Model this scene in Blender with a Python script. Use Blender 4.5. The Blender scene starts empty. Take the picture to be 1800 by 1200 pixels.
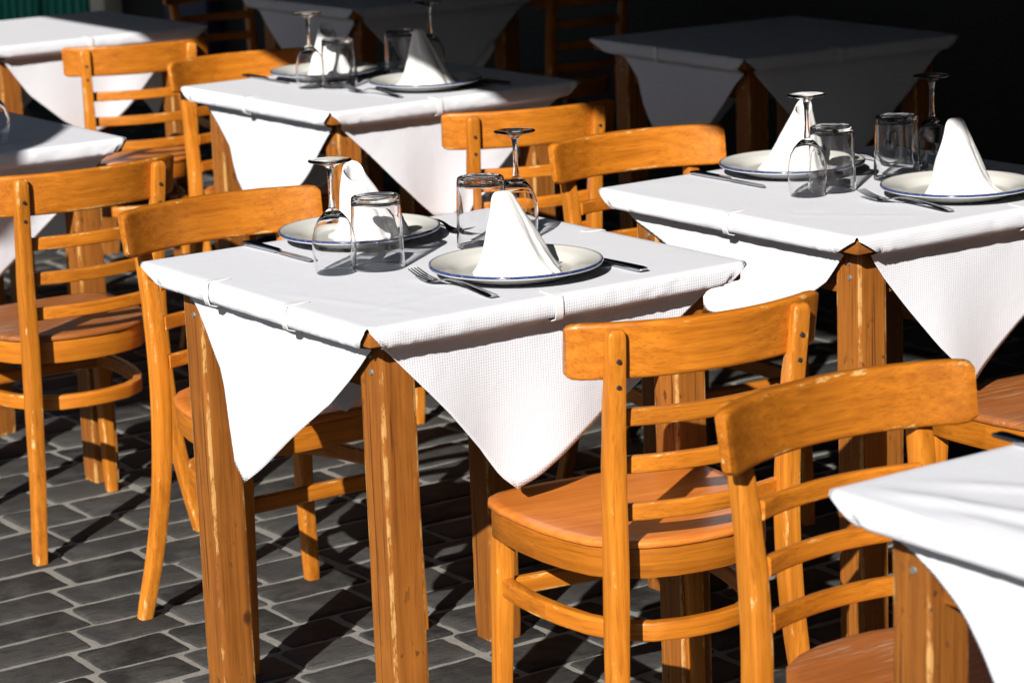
import bpy, bmesh, math, random
from mathutils import Vector, Matrix, noise
random.seed(11)
R = math.radians
S = bpy.context.scene
COL = S.collection

# ------------------------------------------------------------------ camera, sky, sun, exposure
SUN_AZ, SUN_EL = R(36.5), R(29)          # direction the light travels (from +X towards +Y), height of the sun
cam = bpy.data.cameras.new("camera")
cam.sensor_width = 36.0
cam.lens = 94.77
cam.clip_end = 500.0
cam.dof.use_dof = True
cam.dof.focus_distance = 4.45
cam.dof.aperture_fstop = 8.0
co = bpy.data.objects.new("camera", cam)
COL.objects.link(co)
cr, cu, cf = Vector((.822131, -.568018, -.038158)), Vector((.156263, .160702, .974555)), Vector((.547433, .807174, -.220878))
co.matrix_world = Matrix(((cr.x, cu.x, -cf.x, -2.027718), (cr.y, cu.y, -cf.y, -3.372362), (cr.z, cu.z, -cf.z, 1.663956), (0, 0, 0, 1)))
S.camera = co
wd = bpy.data.worlds.new("World")
S.world = wd
wd.use_nodes = True
wn = wd.node_tree
bg = wn.nodes["Background"]
sky = wn.nodes.new("ShaderNodeTexSky")
sky.sky_type = 'NISHITA'
sky.sun_disc = False
sky.sun_elevation = SUN_EL
sky.sun_rotation = math.atan2(-math.cos(SUN_AZ), -math.sin(SUN_AZ))
wn.links.new(sky.outputs[0], bg.inputs[0])
bg.inputs[1].default_value = 0.05
sl = bpy.data.lights.new("sun", 'SUN')
sl.energy = 5.0
sl.angle = R(0.5)
sl.color = (1.0, .95, .875)
sl.cycles.is_caustics_light = True
so = bpy.data.objects.new("sun", sl)
COL.objects.link(so)
so.rotation_euler = Vector((math.cos(SUN_AZ) * math.cos(SUN_EL), math.sin(SUN_AZ) * math.cos(SUN_EL), -math.sin(SUN_EL))).to_track_quat('-Z', 'Y').to_euler()
S.view_settings.view_transform = 'Standard'
S.view_settings.look = 'None'
S.view_settings.gamma = 1
S.view_settings.exposure = 0.38
S.render.engine = 'CYCLES'
S.cycles.max_bounces = 12
S.cycles.diffuse_bounces = 1
S.cycles.transparent_max_bounces = 24
S.cycles.transmission_bounces = 10
S.cycles.sample_clamp_indirect = 4.0
S.cycles.use_denoising = True

# ------------------------------------------------------------------ helpers
def tag(o, label=None, cat=None, group=None, kind=None):
    if label: o["label"] = label
    if cat: o["category"] = cat
    if group: o["group"] = group
    if kind: o["kind"] = kind
    return o

def empty(name, loc=(0, 0, 0), rz=0.0, parent=None):
    o = bpy.data.objects.new(name, None)
    COL.objects.link(o)
    o.location = loc
    o.rotation_euler = (0, 0, rz)
    o.parent = parent
    o.empty_display_size = .05
    return o

def obj(name, bm, mat, parent=None, sharp=38, loc=(0, 0, 0), rz=0.0):
    bmesh.ops.recalc_face_normals(bm, faces=bm.faces[:])
    me = bpy.data.meshes.new(name)
    bm.to_mesh(me)
    bm.free()
    for pl in me.polygons: pl.use_smooth = True
    me.set_sharp_from_angle(angle=R(sharp))
    if mat: me.materials.append(mat)
    o = bpy.data.objects.new(name, me)
    COL.objects.link(o)
    o.parent = parent
    o.location = loc
    o.rotation_euler = (0, 0, rz)
    return o

def copy_tree(o, parent=None):
    c = o.copy()
    COL.objects.link(c)
    c.parent = parent
    for ch in list(o.children): copy_tree(ch, c)
    return c

def rrect(w, h, r, n=2, e=.0055):
    """rounded rectangle, counter-clockwise, centred; each corner is flat point, n + 1 arc points, flat point"""
    pts = []
    e = min(e, w / 2 - r - .0008, h / 2 - r - .0008)
    for cx, cy, a0 in ((w / 2 - r, h / 2 - r, 0), (-w / 2 + r, h / 2 - r, 90), (-w / 2 + r, -h / 2 + r, 180), (w / 2 - r, -h / 2 + r, 270)):
        a, b_ = R(a0), R(a0 + 90)
        pts.append((cx + r * math.cos(a) + e * math.cos(a - math.pi / 2), cy + r * math.sin(a) + e * math.sin(a - math.pi / 2)))
        for k in range(n + 1):
            t = R(a0 + 90 * k / n)
            pts.append((cx + r * math.cos(t), cy + r * math.sin(t)))
        pts.append((cx + r * math.cos(b_) + e * math.cos(b_ + math.pi / 2), cy + r * math.sin(b_) + e * math.sin(b_ + math.pi / 2)))
    return pts
def flags(npts):
    k = npts // 4
    return ([0.0] + [1.0] * (k - 2) + [0.0]) * 4

def loft(bm, rings, cap=True, closed=True, fl=None):
    """skin consecutive rings; fl marks which points of a ring lie on an edge to pale as wear and painted highlight"""
    ly = bm.verts.layers.float.get("edge") or (bm.verts.layers.float.new("edge") if fl else None)
    vs = [[bm.verts.new(p) for p in ring] for ring in rings]
    n = len(rings[0])
    for a, b in zip(vs, vs[1:]):
        for i in range(n if closed else n - 1):
            j = (i + 1) % n
            bm.faces.new((a[i], a[j], b[j], b[i]))
    if cap:
        bm.faces.new(vs[0][::-1])
        bm.faces.new(vs[-1])
    if fl:
        for q, ring in enumerate(vs):
            for v, f in zip(ring, fl): v[ly] = 1.0 if cap and q in (0, len(vs) - 1) else f
    return vs

def sweep(bm, path, prof, up=(0, 0, 1), scale=None, round_end=0.0):
    """sweep a 2D profile (x = side, y = up) along a path; round_end shrinks the first and last stations"""
    path = [Vector(p) for p in path]
    up = Vector(up)
    rings = []
    n = len(path)
    def ring(P, T, sc):
        side = T.cross(up).normalized()
        u2 = side.cross(T).normalized()
        return [P + side * (x * sc[0]) + u2 * (y * sc[1]) for x, y in prof]
    for i, P in enumerate(path):
        T = (path[min(i + 1, n - 1)] - path[max(i - 1, 0)]).normalized()
        sc = scale(i / (n - 1)) if scale else (1, 1)
        if round_end and i == 0:
            rings.append(ring(P, T, (sc[0] * .72, sc[1] * .84)))
            rings.append(ring(P + T * round_end * .4, T, (sc[0] * .92, sc[1] * .95)))
            rings.append(ring(P + T * round_end, T, sc))
        elif round_end and i == n - 1:
            rings.append(ring(P - T * round_end, T, sc))
            rings.append(ring(P - T * round_end * .4, T, (sc[0] * .92, sc[1] * .95)))
            rings.append(ring(P, T, (sc[0] * .72, sc[1] * .84)))
        else:
            rings.append(ring(P, T, sc))
    loft(bm, rings, fl=flags(len(prof)))

def box(bm, c, s, bev=0.0):
    r = bmesh.ops.create_cube(bm, size=1.0)
    for v in r['verts']: v.co = Vector((c[0] + v.co.x * s[0], c[1] + v.co.y * s[1], c[2] + v.co.z * s[2]))
    if bev:
        es = list({e for v in r['verts'] for e in v.link_edges})
        bmesh.ops.bevel(bm, geom=es, offset=bev, segments=2, affect='EDGES', profile=.5)

def lathe(bm, prof, n=48, loop=False):
    """revolve (r, z) points; r = 0 ends become poles; loop closes the profile on itself"""
    rows = []
    for r, z in prof:
        if r < 1e-6: rows.append([bm.verts.new((0, 0, z))])
        else: rows.append([bm.verts.new((r * math.cos(2 * math.pi * k / n), r * math.sin(2 * math.pi * k / n), z)) for k in range(n)])
    pairs = list(zip(rows, rows[1:]))
    if loop: pairs.append((rows[-1], rows[0]))
    for a, b in pairs:
        for k in range(n):
            j = (k + 1) % n
            if len(a) == 1 and len(b) == 1: continue
            if len(a) == 1: bm.faces.new((a[0], b[k], b[j]))
            elif len(b) == 1: bm.faces.new((a[k], a[j], b[0]))
            else: bm.faces.new((a[k], a[j], b[j], b[k]))

def interp(tab, x):
    if x <= tab[0][0]: return tab[0][1]
    for (x0, y0), (x1, y1) in zip(tab, tab[1:]):
        if x <= x1: return y0 + (y1 - y0) * (x - x0) / (x1 - x0)
    return tab[-1][1]

def smooth_tab(tab, x):
    """Catmull-Rom through (x, y) points"""
    n = len(tab)
    if x <= tab[0][0]: return tab[0][1]
    if x >= tab[-1][0]: return tab[-1][1]
    for i in range(n - 1):
        if x <= tab[i + 1][0]:
            x0, y0 = tab[i]; x1, y1 = tab[i + 1]
            t = (x - x0) / (x1 - x0)
            m0 = (y1 - tab[i - 1][1]) / (x1 - tab[i - 1][0]) if i else (y1 - y0) / (x1 - x0)
            m1 = (tab[i + 2][1] - y0) / (tab[i + 2][0] - x0) if i + 2 < n else (y1 - y0) / (x1 - x0)
            h = x1 - x0
            return (2*t**3 - 3*t*t + 1)*y0 + (t**3 - 2*t*t + t)*h*m0 + (-2*t**3 + 3*t*t)*y1 + (t**3 - t*t)*h*m1

# ------------------------------------------------------------------ materials
class NT:
    def __init__(s, name):
        s.m = bpy.data.materials.new(name)
        s.m.use_nodes = True
        s.t = s.m.node_tree
        s.t.nodes.clear()
        s.out = s.n("ShaderNodeOutputMaterial")
    def n(s, typ, ins=None, **kw):
        nd = s.t.nodes.new(typ)
        for k, v in kw.items(): setattr(nd, k, v)
        for k, v in (ins or {}).items(): s.set(nd, k, v)
        return nd
    def set(s, nd, k, v):
        if isinstance(v, bpy.types.NodeSocket): s.t.links.new(v, nd.inputs[k])
        elif isinstance(v, bpy.types.Node): s.t.links.new(v.outputs[0], nd.inputs[k])
        else: nd.inputs[k].default_value = v
    def math(s, op, a, b=None, clamp=False):
        nd = s.n("ShaderNodeMath", operation=op, use_clamp=clamp)
        s.set(nd, 0, a)
        if b is not None: s.set(nd, 1, b)
        return nd.outputs[0]
    def vmath(s, op, a, b=None):
        nd = s.n("ShaderNodeVectorMath", operation=op)
        s.set(nd, 0, a)
        if b is not None: s.set(nd, 1, b)
        return nd.outputs['Value'] if op in ('DOT_PRODUCT', 'LENGTH') else nd.outputs[0]
    def ramp(s, f, stops, interp='LINEAR'):
        nd = s.n("ShaderNodeValToRGB", {0: f})
        cr = nd.color_ramp
        cr.interpolation = interp
        while len(cr.elements) < len(stops): cr.elements.new(.5)
        for e, (p, c) in zip(cr.elements, stops):
            e.position = p
            e.color = (c, c, c, 1) if isinstance(c, (int, float)) else (*c, 1)
        return nd.outputs[0]
    def mix(s, f, a, b, mode='MIX'):
        nd = s.n("ShaderNodeMix", data_type='RGBA', blend_type=mode)
        for k, v in ((0, f), (6, a), (7, b)):
            if isinstance(v, tuple): v = (*v, 1)
            s.set(nd, k, v)
        return nd.outputs[2]
    def noise(s, vec, scale, detail=4, rough=.55, dist=0.0):
        nd = s.n("ShaderNodeTexNoise", {'Scale': scale, 'Detail': detail, 'Roughness': rough, 'Distortion': dist})
        if vec is not None: s.set(nd, 'Vector', vec)
        return nd.outputs[0]
    def mapping(s, vec, scale=(1, 1, 1), loc=(0, 0, 0), rot=(0, 0, 0)):
        return s.n("ShaderNodeMapping", {0: vec, 'Location': loc, 'Rotation': rot, 'Scale': scale}).outputs[0]
    def bump(s, h, strength=.5, dist=.002):
        return s.n("ShaderNodeBump", {'Strength': strength, 'Distance': dist, 'Height': h}).outputs[0]
    def bsdf(s, **kw):
        nd = s.n("ShaderNodeBsdfPrincipled")
        for k, v in kw.items():
            if isinstance(v, tuple) and len(v) == 3: v = (*v, 1)
            s.set(nd, k.replace('_', ' '), v)
        s.t.links.new(nd.outputs[0], s.out.inputs[0])
        return nd

def wood(name, dark, light, axis, pale=(.62, .43, .24), wear_glint=.5, rough=.36, specks=0.0, grain=1.0, coat=.18, scratch=0.0, bev=.004, grey=None, ring=False):
    m = NT(name)
    tc = m.n("ShaderNodeTexCoord")
    rnd = m.n("ShaderNodeObjectInfo").outputs['Random']
    off = m.n("ShaderNodeCombineXYZ", {0: m.math('MULTIPLY', rnd, 7.3), 1: m.math('MULTIPLY', rnd, 13.1), 2: m.math('MULTIPLY', rnd, 5.7)}).outputs[0]
    src = tc.outputs['Object']
    if ring:                                   # bent pieces: the grain runs round the bend
        q = m.n("ShaderNodeSeparateXYZ", {0: src})
        ang = m.math('ARCTAN2', q.outputs[1], q.outputs[0])
        rad = m.math('SQRT', m.math('ADD', m.math('POWER', q.outputs[0], 2.0), m.math('POWER', q.outputs[1], 2.0)))
        src = m.n("ShaderNodeCombineXYZ", {0: m.math('MULTIPLY', ang, .19), 1: m.math('MULTIPLY', rad, .35), 2: q.outputs[2]}).outputs[0]
    p = m.vmath('ADD', src, off)
    st = [1.0, 1.0, 1.0]; st[axis] = .03
    g = m.mapping(p, tuple(st))
    n1 = m.noise(g, 85 * grain, 8, .66, .25)
    st2 = [1.0, 1.0, 1.0]; st2[axis] = .03
    n2 = m.noise(m.mapping(p, tuple(st2)), 320, 3, .6)
    blot = m.noise(p, 7, 3, .6, .3)
    t = m.math('ADD', m.math('MULTIPLY', n1, .80), m.math('MULTIPLY', blot, .28))
    c = m.ramp(t, [(.30, dark), (.74, light)])
    c = m.mix(m.ramp(n2, [(.30, .45), (.48, 0.0)]), c, tuple(x * .55 for x in dark))
    # small tone difference from piece to piece
    hv = m.n("ShaderNodeHueSaturation", {'Hue': .5, 'Saturation': 1.0, 'Value': m.math('ADD', m.math('MULTIPLY', rnd, .30), .85), 'Color': c})
    c = hv.outputs[0]
    if specks:
        sp = m.noise(m.mapping(p, (1, 1, .55)), 75, 2, .5, .4)
        msk = m.math('MULTIPLY', m.ramp(sp, [(.62, 0.0), (.68, 1.0)]), m.ramp(blot, [(.45, 0.0), (.62, 1.0)]))
        c = m.mix(m.math('MULTIPLY', msk, specks), c, (.07, .022, .006))
        ck = m.noise(m.mapping(p, (1, 1, .018)), 120, 2, .5)
        c = m.mix(m.ramp(ck, [(.655, 0.0), (.675, .75)]), c, (.06, .018, .005))
        vo = m.n("ShaderNodeTexVoronoi", {'Vector': m.mapping(p, (1, 1, .6)), 'Scale': 9.0, 'Randomness': 1.0})
        kn = m.math('ADD', vo.outputs['Distance'], m.math('MULTIPLY', m.noise(p, 60, 3), .05))
        c = m.mix(m.ramp(kn, [(.075, .9), (.12, 0.0)]), c, (.055, .016, .005))
    if wear_glint:  # paler edges: worn wood, plus painted edge highlights on the beech
        e = m.n("ShaderNodeAttribute", attribute_name="edge").outputs['Fac']
        st4 = [1.0, 1.0, 1.0]; st4[axis] = .30
        wn_ = m.noise(m.mapping(p, tuple(st4)), 55, 6, .72)
        wl_ = m.noise(p, 6, 2, .5)
        thr = m.math('ADD', m.math('MULTIPLY', e, .36), m.math('ADD', m.math('MULTIPLY', wn_, .75), m.math('MULTIPLY', wl_, .25)))
        e = m.math('MULTIPLY', m.ramp(thr, [(1.06 - .12 * wear_glint, 0.0), (1.13 - .12 * wear_glint, 1.0)]), m.ramp(e, [(.30, 0.0), (.85, 1.0)]))
        c = m.mix(m.math('MULTIPLY', e, .85), c, pale)
    if scratch:
        st3 = [30.0, 30.0, 30.0]; st3[axis] = 1.6
        sc = m.noise(m.mapping(p, tuple(st3), rot=(0, 0, .12)), 6, 4, .65, .15)
        big = m.noise(p, 5.5, 3, .6)
        k = m.math('MULTIPLY', m.ramp(sc, [(.55, 0.0), (.63, 1.0)]), m.ramp(big, [(.44, .05), (.58, 1.0)]))
        c = m.mix(m.math('MULTIPLY', k, scratch), c, grey or pale)
    hgt = m.math('ADD', m.math('MULTIPLY', n1, .9), m.math('MULTIPLY', n2, .5))
    b = m.bsdf(Base_Color=c, Roughness=m.math('ADD', m.math('MULTIPLY', blot, .18), rough), Coat_Weight=coat, Coat_Roughness=.25, Normal=m.bump(hgt, .35, .0008))
    b.inputs['Specular IOR Level'].default_value = .4
    return m.m

BD, BL = (.32, .088, .005), (.68, .228, .017)      # honey varnished beech
M = {}
M['beech_x'] = wood("beech_grain_x", BD, BL, 0, wear_glint=1.25, pale=(.80, .52, .20))
M['beech_ring'] = wood("beech_grain_bent", BD, BL, 0, wear_glint=1.25, pale=(.80, .52, .20), ring=True)
M['beech_y'] = wood("beech_grain_y", BD, BL, 1, wear_glint=1.0, pale=(.80, .52, .20))
M['beech_z'] = wood("beech_grain_z", (.36, .100, .006), (.74, .262, .024), 2, wear_glint=1.2, pale=(.82, .56, .24))
M['veneer'] = wood("seat_veneer", (.54, .132, .015), (.76, .250, .042), 0, wear_glint=.35, rough=.30, coat=.35, scratch=.12, grain=.6)
M['veneer_worn'] = wood("seat_veneer_worn", (.26, .07, .012), (.46, .15, .03), 0, wear_glint=.5, rough=.45, coat=.1, scratch=.75, grey=(.42, .33, .24))
PD, PL = (.16, .046, .006), (.41, .142, .018)      # rough stained pine
M['pine_z'] = wood("pine_grain_z", PD, PL, 2, wear_glint=1.9, pale=(.58, .33, .11), rough=.52, specks=.8, coat=.08, bev=.007, grain=1.2)
M['pine_x'] = wood("pine_grain_x", PD, PL, 0, wear_glint=.5, rough=.5, specks=.5, coat=.05)
M['pine_y'] = wood("pine_grain_y", PD, PL, 1, wear_glint=.5, rough=.5, specks=.5, coat=.05)

def paper():
    m = NT("embossed_white_paper")
    uv = m.n("ShaderNodeUVMap").outputs[0]
    sep = m.n("ShaderNodeSeparateXYZ", {0: uv})
    k = 2 * math.pi / .0046
    x = m.math('MULTIPLY', sep.outputs[0], k); y = m.math('MULTIPLY', sep.outputs[1], k)
    a = m.math('ADD', m.math('SINE', x), m.math('SINE', m.math('ADD', y, m.math('MULTIPLY', m.math('SINE', m.math('MULTIPLY', x, .5)), .8))))
    cr = m.noise(uv, 30, 5, .6, .4)
    h = m.math('ADD', m.math('MULTIPLY', a, .118), m.math('MULTIPLY', cr, .8))
    m.bsdf(Base_Color=(.77, .79, .86), Roughness=.85, Normal=m.bump(h, .55, .0016), Specular_IOR_Level=.15)
    return m.m
M['paper'] = paper()

def simple(name, col, rough=.5, metal=0.0, bump=0.0, bscale=60, var=0.0, **kw):
    m = NT(name)
    tc = m.n("ShaderNodeTexCoord").outputs['Object']
    nz = m.noise(tc, bscale, 4)
    c = m.mix(nz, tuple(x * (1 - var) for x in col), tuple(min(1, x * (1 + var)) for x in col))
    args = dict(Base_Color=c, Roughness=rough, Metallic=metal)
    args.update(kw)
    if bump: args['Normal'] = m.bump(nz, bump, .002)
    m.bsdf(**args)
    return m.m
M['napkin'] = simple("white_cotton_napkin", (.84, .84, .85), .9, bump=.25, bscale=420, var=.02)
M['clip'] = simple("white_plastic_clip", (.86, .87, .90), .35, var=.02)
M['steel'] = simple("stainless_steel", (.50, .50, .52), .16, 1.0, bump=.04, bscale=300, var=.06)
M['screw'] = simple("dull_steel_screw", (.16, .15, .14), .45, .9, var=.2)
M['screw_zinc'] = simple("zinc_screw", (.34, .32, .29), .6, .7, var=.1)
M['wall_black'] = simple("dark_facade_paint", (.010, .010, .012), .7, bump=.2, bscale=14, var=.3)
M['navy'] = simple("dark_navy_paint", (.030, .036, .095), .55, bump=.15, bscale=30, var=.2)
M['green'] = simple("green_shutter_paint", (.015, .33, .25), .5, bump=.15, bscale=30, var=.2)
M['cream'] = simple("cream_paint", (.75, .72, .62), .6, bump=.15, bscale=30, var=.06)
M['canvas'] = simple("dark_awning_canvas", (.018, .018, .022), .9, bump=.3, bscale=500, var=.2)
M['plaster'] = simple("grey_plaster", (.30, .29, .27), .9, bump=.2, bscale=12, var=.15)
M['dark_metal'] = simple("dark_painted_metal", (.03, .03, .035), .4, .5, var=.2)

def china():
    m = NT("ivory_china")
    tc = m.n("ShaderNodeTexCoord").outputs['Object']
    s = m.n("ShaderNodeSeparateXYZ", {0: tc})
    r = m.math('SQRT', m.math('ADD', m.math('POWER', s.outputs[0], 2.0), m.math('POWER', s.outputs[1], 2.0)))
    nz = m.noise(tc, 620, 2, .5)
    band = m.ramp(m.math('ADD', r, m.math('MULTIPLY', m.math('SUBTRACT', nz, .5), .0035)), [(.1384, 0.0), (.1392, 1.0)])
    blue = m.ramp(nz, [(.36, (.010, .022, .10)), (.60, (.028, .055, .19)), (.73, (.36, .40, .52))])
    band = m.math('MULTIPLY', band, m.ramp(m.math('MULTIPLY', s.outputs[2], 10.0), [(.193, 0.0), (.200, 1.0)]))
    c = m.mix(band, (.82, .815, .77), blue)
    m.bsdf(Base_Color=c, Roughness=.16, Coat_Weight=.5, Coat_Roughness=.05, Specular_IOR_Level=.5)
    return m.m
M['china'] = china()

m_ = NT("solid_clear_glass")
m_.bsdf(Base_Color=(1, 1, 1), Roughness=.0, IOR=1.5, Transmission_Weight=1.0)
M['glass'] = m_.m
m_ = NT("thin_walled_clear_glass")
m_.bsdf(Base_Color=(1, 1, 1), Roughness=.0, IOR=1.38, Transmission_Weight=1.0)
M['thin_glass'] = m_.m

def stone():
    m = NT("dark_paving_stone")
    tc = m.n("ShaderNodeTexCoord").outputs['Object']
    at = m.n("ShaderNodeAttribute", attribute_name="tone").outputs['Fac']
    n1 = m.noise(tc, 9, 6, .65, .5); n2 = m.noise(tc, 120, 5, .7); n3 = m.noise(m.mapping(tc, (1, 4, 1)), 22, 5, .6, .4)
    c = m.mix(at, (.016, .016, .016), (.068, .067, .066))
    c = m.mix(m.ramp(n1, [(.35, 0.0), (.7, .8)]), c, (.10, .088, .075), 'MULTIPLY') if False else c
    c = m.mix(m.ramp(n1, [(.42, 0.0), (.64, .75)]), c, (.080, .078, .074))
    c = m.mix(m.ramp(n3, [(.52, 0.0), (.70, .55)]), c, (.012, .011, .011))
    c = m.mix(m.ramp(n2, [(.60, 0.0), (.72, .35)]), c, (.08, .075, .07))
    h = m.math('ADD', m.math('MULTIPLY', n3, 1.0), m.math('MULTIPLY', n2, .5))
    m.bsdf(Base_Color=c, Roughness=.78, Normal=m.bump(h, .8, .005), Specular_IOR_Level=.25)
    return m.m
M['stone'] = stone()
def mortar():
    m = NT("grey_mortar")
    tc = m.n("ShaderNodeTexCoord").outputs['Object']
    n1 = m.noise(tc, 14, 5, .6); n2 = m.noise(tc, 240, 4, .7)
    c = m.mix(n1, (.19, .185, .172), (.40, .385, .355))
    c = m.mix(m.ramp(n2, [(.56, 0.0), (.70, .6)]), c, (.10, .09, .08))
    m.bsdf(Base_Color=c, Roughness=.9, Normal=m.bump(n2, .7, .004), Specular_IOR_Level=.2)
    return m.m
M['mortar'] = mortar()
def far_ground():
    m = NT("far_paving")
    tc = m.n("ShaderNodeTexCoord").outputs['Object']
    br = m.n("ShaderNodeTexBrick", {'Vector': tc, 'Color1': (.045, .042, .04, 1), 'Color2': (.075, .07, .065, 1), 'Mortar': (.24, .23, .20, 1), 'Scale': 1.0, 'Mortar Size': .011, 'Brick Width': .21, 'Row Height': .135})
    n2 = m.noise(tc, 60, 5, .7)
    m.bsdf(Base_Color=m.mix(.25, br.outputs[0], n2, 'OVERLAY'), Roughness=.75, Normal=m.bump(n2, .5, .004))
    return m.m
M['far'] = far_ground()

# ------------------------------------------------------------------ the setting: ground, paving, facade, awning, added light blockers
bm = bmesh.new()
vs = [bm.verts.new(p) for p in ((-80, -80, -.012), (80, -80, -.012), (80, 80, -.012), (-80, 80, -.012))]
bm.faces.new(vs)
tag(obj("ground", bm, M['far']), kind="structure")
bm = bmesh.new()
vs = [bm.verts.new(p) for p in ((-2.2, -2.0, -.0022), (3.9, -2.0, -.0022), (3.9, 9.0, -.0022), (-2.2, 9.0, -.0022))]
bm.faces.new(vs)
tag(obj("mortar_bed", bm, M['mortar']), kind="structure")
bm = bmesh.new()
tone = bm.verts.layers.float.new("tone")
y = -2.0
while y < 8.95:
    hh = random.choice((.105, .115, .12, .13, .14))
    x = -2.2 - random.random() * .2
    while x < 3.8:
        w = random.choice((.15, .17, .19, .21, .26)) * random.uniform(.94, 1.06)
        x0, x1, y0, y1 = max(x, -2.2), min(x + w, 3.88), y, y + hh
        if x1 - x0 > .04:
            tn = random.random() ** 1.3
            zt = random.uniform(-.0012, .0018)
            tl = [random.uniform(-.0011, .0011) for _ in range(4)]
            base = []
            n = 4
            ol = []
            # slightly irregular outline with rounded corners
            rad = .006
            cs_ = []
            for cx, cy, a0, q in ((x1 - rad, y1 - rad, 0, 0), (x0 + rad, y1 - rad, 90, 1), (x0 + rad, y0 + rad, 180, 2), (x1 - rad, y0 + rad, 270, 3)):
                jx, jy = random.uniform(-.004, .004), random.uniform(-.003, .003)
                cs_.append([(cx + jx + rad * math.cos(R(a0 + 45 * k)), cy + jy + rad * math.sin(R(a0 + 45 * k)), tl[q]) for k in range(3)])
            for q in range(4):
                ol += cs_[q]
                A_, B_ = Vector(cs_[q][-1]), Vector(cs_[(q + 1) % 4][0])
                nn = 6 if q in (0, 2) else 4
                for k in range(1, nn):
                    P_ = A_.lerp(B_, k / nn)
                    w_ = noise.noise(Vector((P_.x * 55, P_.y * 55, 1.0))) * .0035 + random.uniform(-.0009, .0009)
                    d_ = (B_ - A_).normalized()
                    ol.append((P_.x + d_.y * w_, P_.y - d_.x * w_, P_.z + random.uniform(-.0005, .0005)))
            cxm, cym = (x0 + x1) / 2, (y0 + y1) / 2
            rings = []
            for ins, z in ((-.002, -.009), (0.0, -.004), (.003, .0), (.008, .0015)):
                ring = []
                for px, py, t in ol:
                    d = Vector((px - cxm, py - cym))
                    L = d.length
                    f = (L - ins) / L
                    ring.append((cxm + d.x * f, cym + d.y * f, z + (zt + t if z > -.006 else 0)))
                rings.append(ring)
            vr = loft(bm, rings, cap=False)
            bm.faces.new(vr[-1])
            for rg in vr:
                for v in rg: v[tone] = tn
        x += w + random.uniform(.010, .019)
    y += hh + random.uniform(.012, .019)
tag(obj("paving", bm, M['stone'], sharp=60), kind="structure")

# building behind the terrace
WX = 3.95
fac = tag(empty("restaurant_facade", (WX, 4.0, 0)), "dark shaded restaurant front behind the farthest tables", "building")
def fpart(name, c, s, mat, par=fac, bev=.004):
    b = bmesh.new(); box(b, (c[0] - WX if par is fac else c[0], c[1] - 4.0 if par is fac else c[1], c[2]), s, bev); return obj(name, b, mat, par)
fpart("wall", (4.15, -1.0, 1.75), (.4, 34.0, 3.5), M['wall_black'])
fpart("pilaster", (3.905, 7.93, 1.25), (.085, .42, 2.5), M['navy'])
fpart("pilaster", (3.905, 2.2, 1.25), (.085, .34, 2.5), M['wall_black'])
fpart("post", (3.895, 8.83, 1.25), (.10, .16, 2.5), M['cream'])
for k, yy in enumerate((9.25, 9.83, 10.41, 10.99)):
    b = bmesh.new()
    box(b, (-.06, yy - 4.0, 1.25), (.05, .50, 2.3), .004)
    sh = obj("shutter", b, M['green'], fac)
    b = bmesh.new()
    for j in range(5): box(b, (-.092, yy - 4.0 - .2 + j * .1, 1.25), (.012, .022, 2.2), .002)
    obj("slat", b, M['green'], sh)
# awning: its front edge casts the long shadow line across the right-hand half of the terrace
AE = 1.69 - math.cos(SUN_AZ) * (2.25 - .8) / math.tan(SUN_EL)
fpart("added_side_wall", (3.15, -2.6, 1.35), (1.7, .2, 2.7), M['wall_black'])  # added out of view to keep light off the far shaded tables
aw = tag(empty("awning", (WX, 2.0, 2.6)), "dark canvas awning spread over the terrace from the shaded restaurant front", "awning")
def ae(y_): return AE - WX + .035 * y_
YA, YB = -14.0, 12.0
b = bmesh.new()
loft(b, [[(ae(y_), y_, -.10), (0, y_, .55), (0, y_, .565), (ae(y_), y_, -.085)] for y_ in (YA, YB)])
obj("canopy", b, M['canvas'], aw)
b = bmesh.new(); sweep(b, [(ae(YA), YA, -.10), (ae(YB), YB, -.10)], rrect(.05, .05, .015)); obj("front_bar", b, M['dark_metal'], aw)
b = bmesh.new(); loft(b, [[(ae(y_) - .003, y_, -.35), (ae(y_) + .003, y_, -.35), (ae(y_) + .003, y_, -.126), (ae(y_) - .003, y_, -.126)] for y_ in (YA, YB)]); obj("added_valance", b, M['canvas'], aw)  # hanging strip added to cut sky light on the shaded tables
for y_ in (-7.5, 1.5, 10.5):
    b = bmesh.new(); sweep(b, [(ae(y_) + .03, y_, -.14), (-.02, y_, .30)], rrect(.04, .04, .01)); obj("arm", b, M['dark_metal'], aw)
# house added across the street, out of frame, to hold back sky light
op = tag(empty("added_opposite_house", (-24, 0, 0)), "plain grey house added out of view across the street to block sky", "building")
b = bmesh.new(); box(b, (-4, -21, 4.75), (8, 50, 9.5), .02); obj("wall", b, M['plaster'], op)
b = bmesh.new(); loft(b, [[(-8.3, y_, 9.502), (.3, y_, 9.502), (-4, y_, 11.0)] for y_ in (-46.3, 4.3)]); obj("roof", b, M['dark_metal'], op)
for k in range(10):
    for zz in (1.6, 4.6, 7.4):
        b = bmesh.new(); box(b, (.01, -43.5 + 5 * k, zz), (.06, 1.2, 1.7), .01); obj("window", b, M['navy'], op)
for nm, yy, lb in (("added_end_house", -34.0, "unseen grey house added behind the camera to cut low sky light"),):  # added, never in view: blocks low sky at the street end
    eh = tag(empty(nm, (-8, yy, 0)), lb, "building")
    b = bmesh.new(); box(b, (0, 0, 5.5), (26, 8, 11.0), .02); obj("wall", b, M['plaster'], eh)
    b = bmesh.new(); loft(b, [[(x_, -4.3, 11.002), (x_, 4.3, 11.002), (x_, 0, 13.2)] for x_ in (-13.3, 13.3)]); obj("roof", b, M['dark_metal'], eh)
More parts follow.
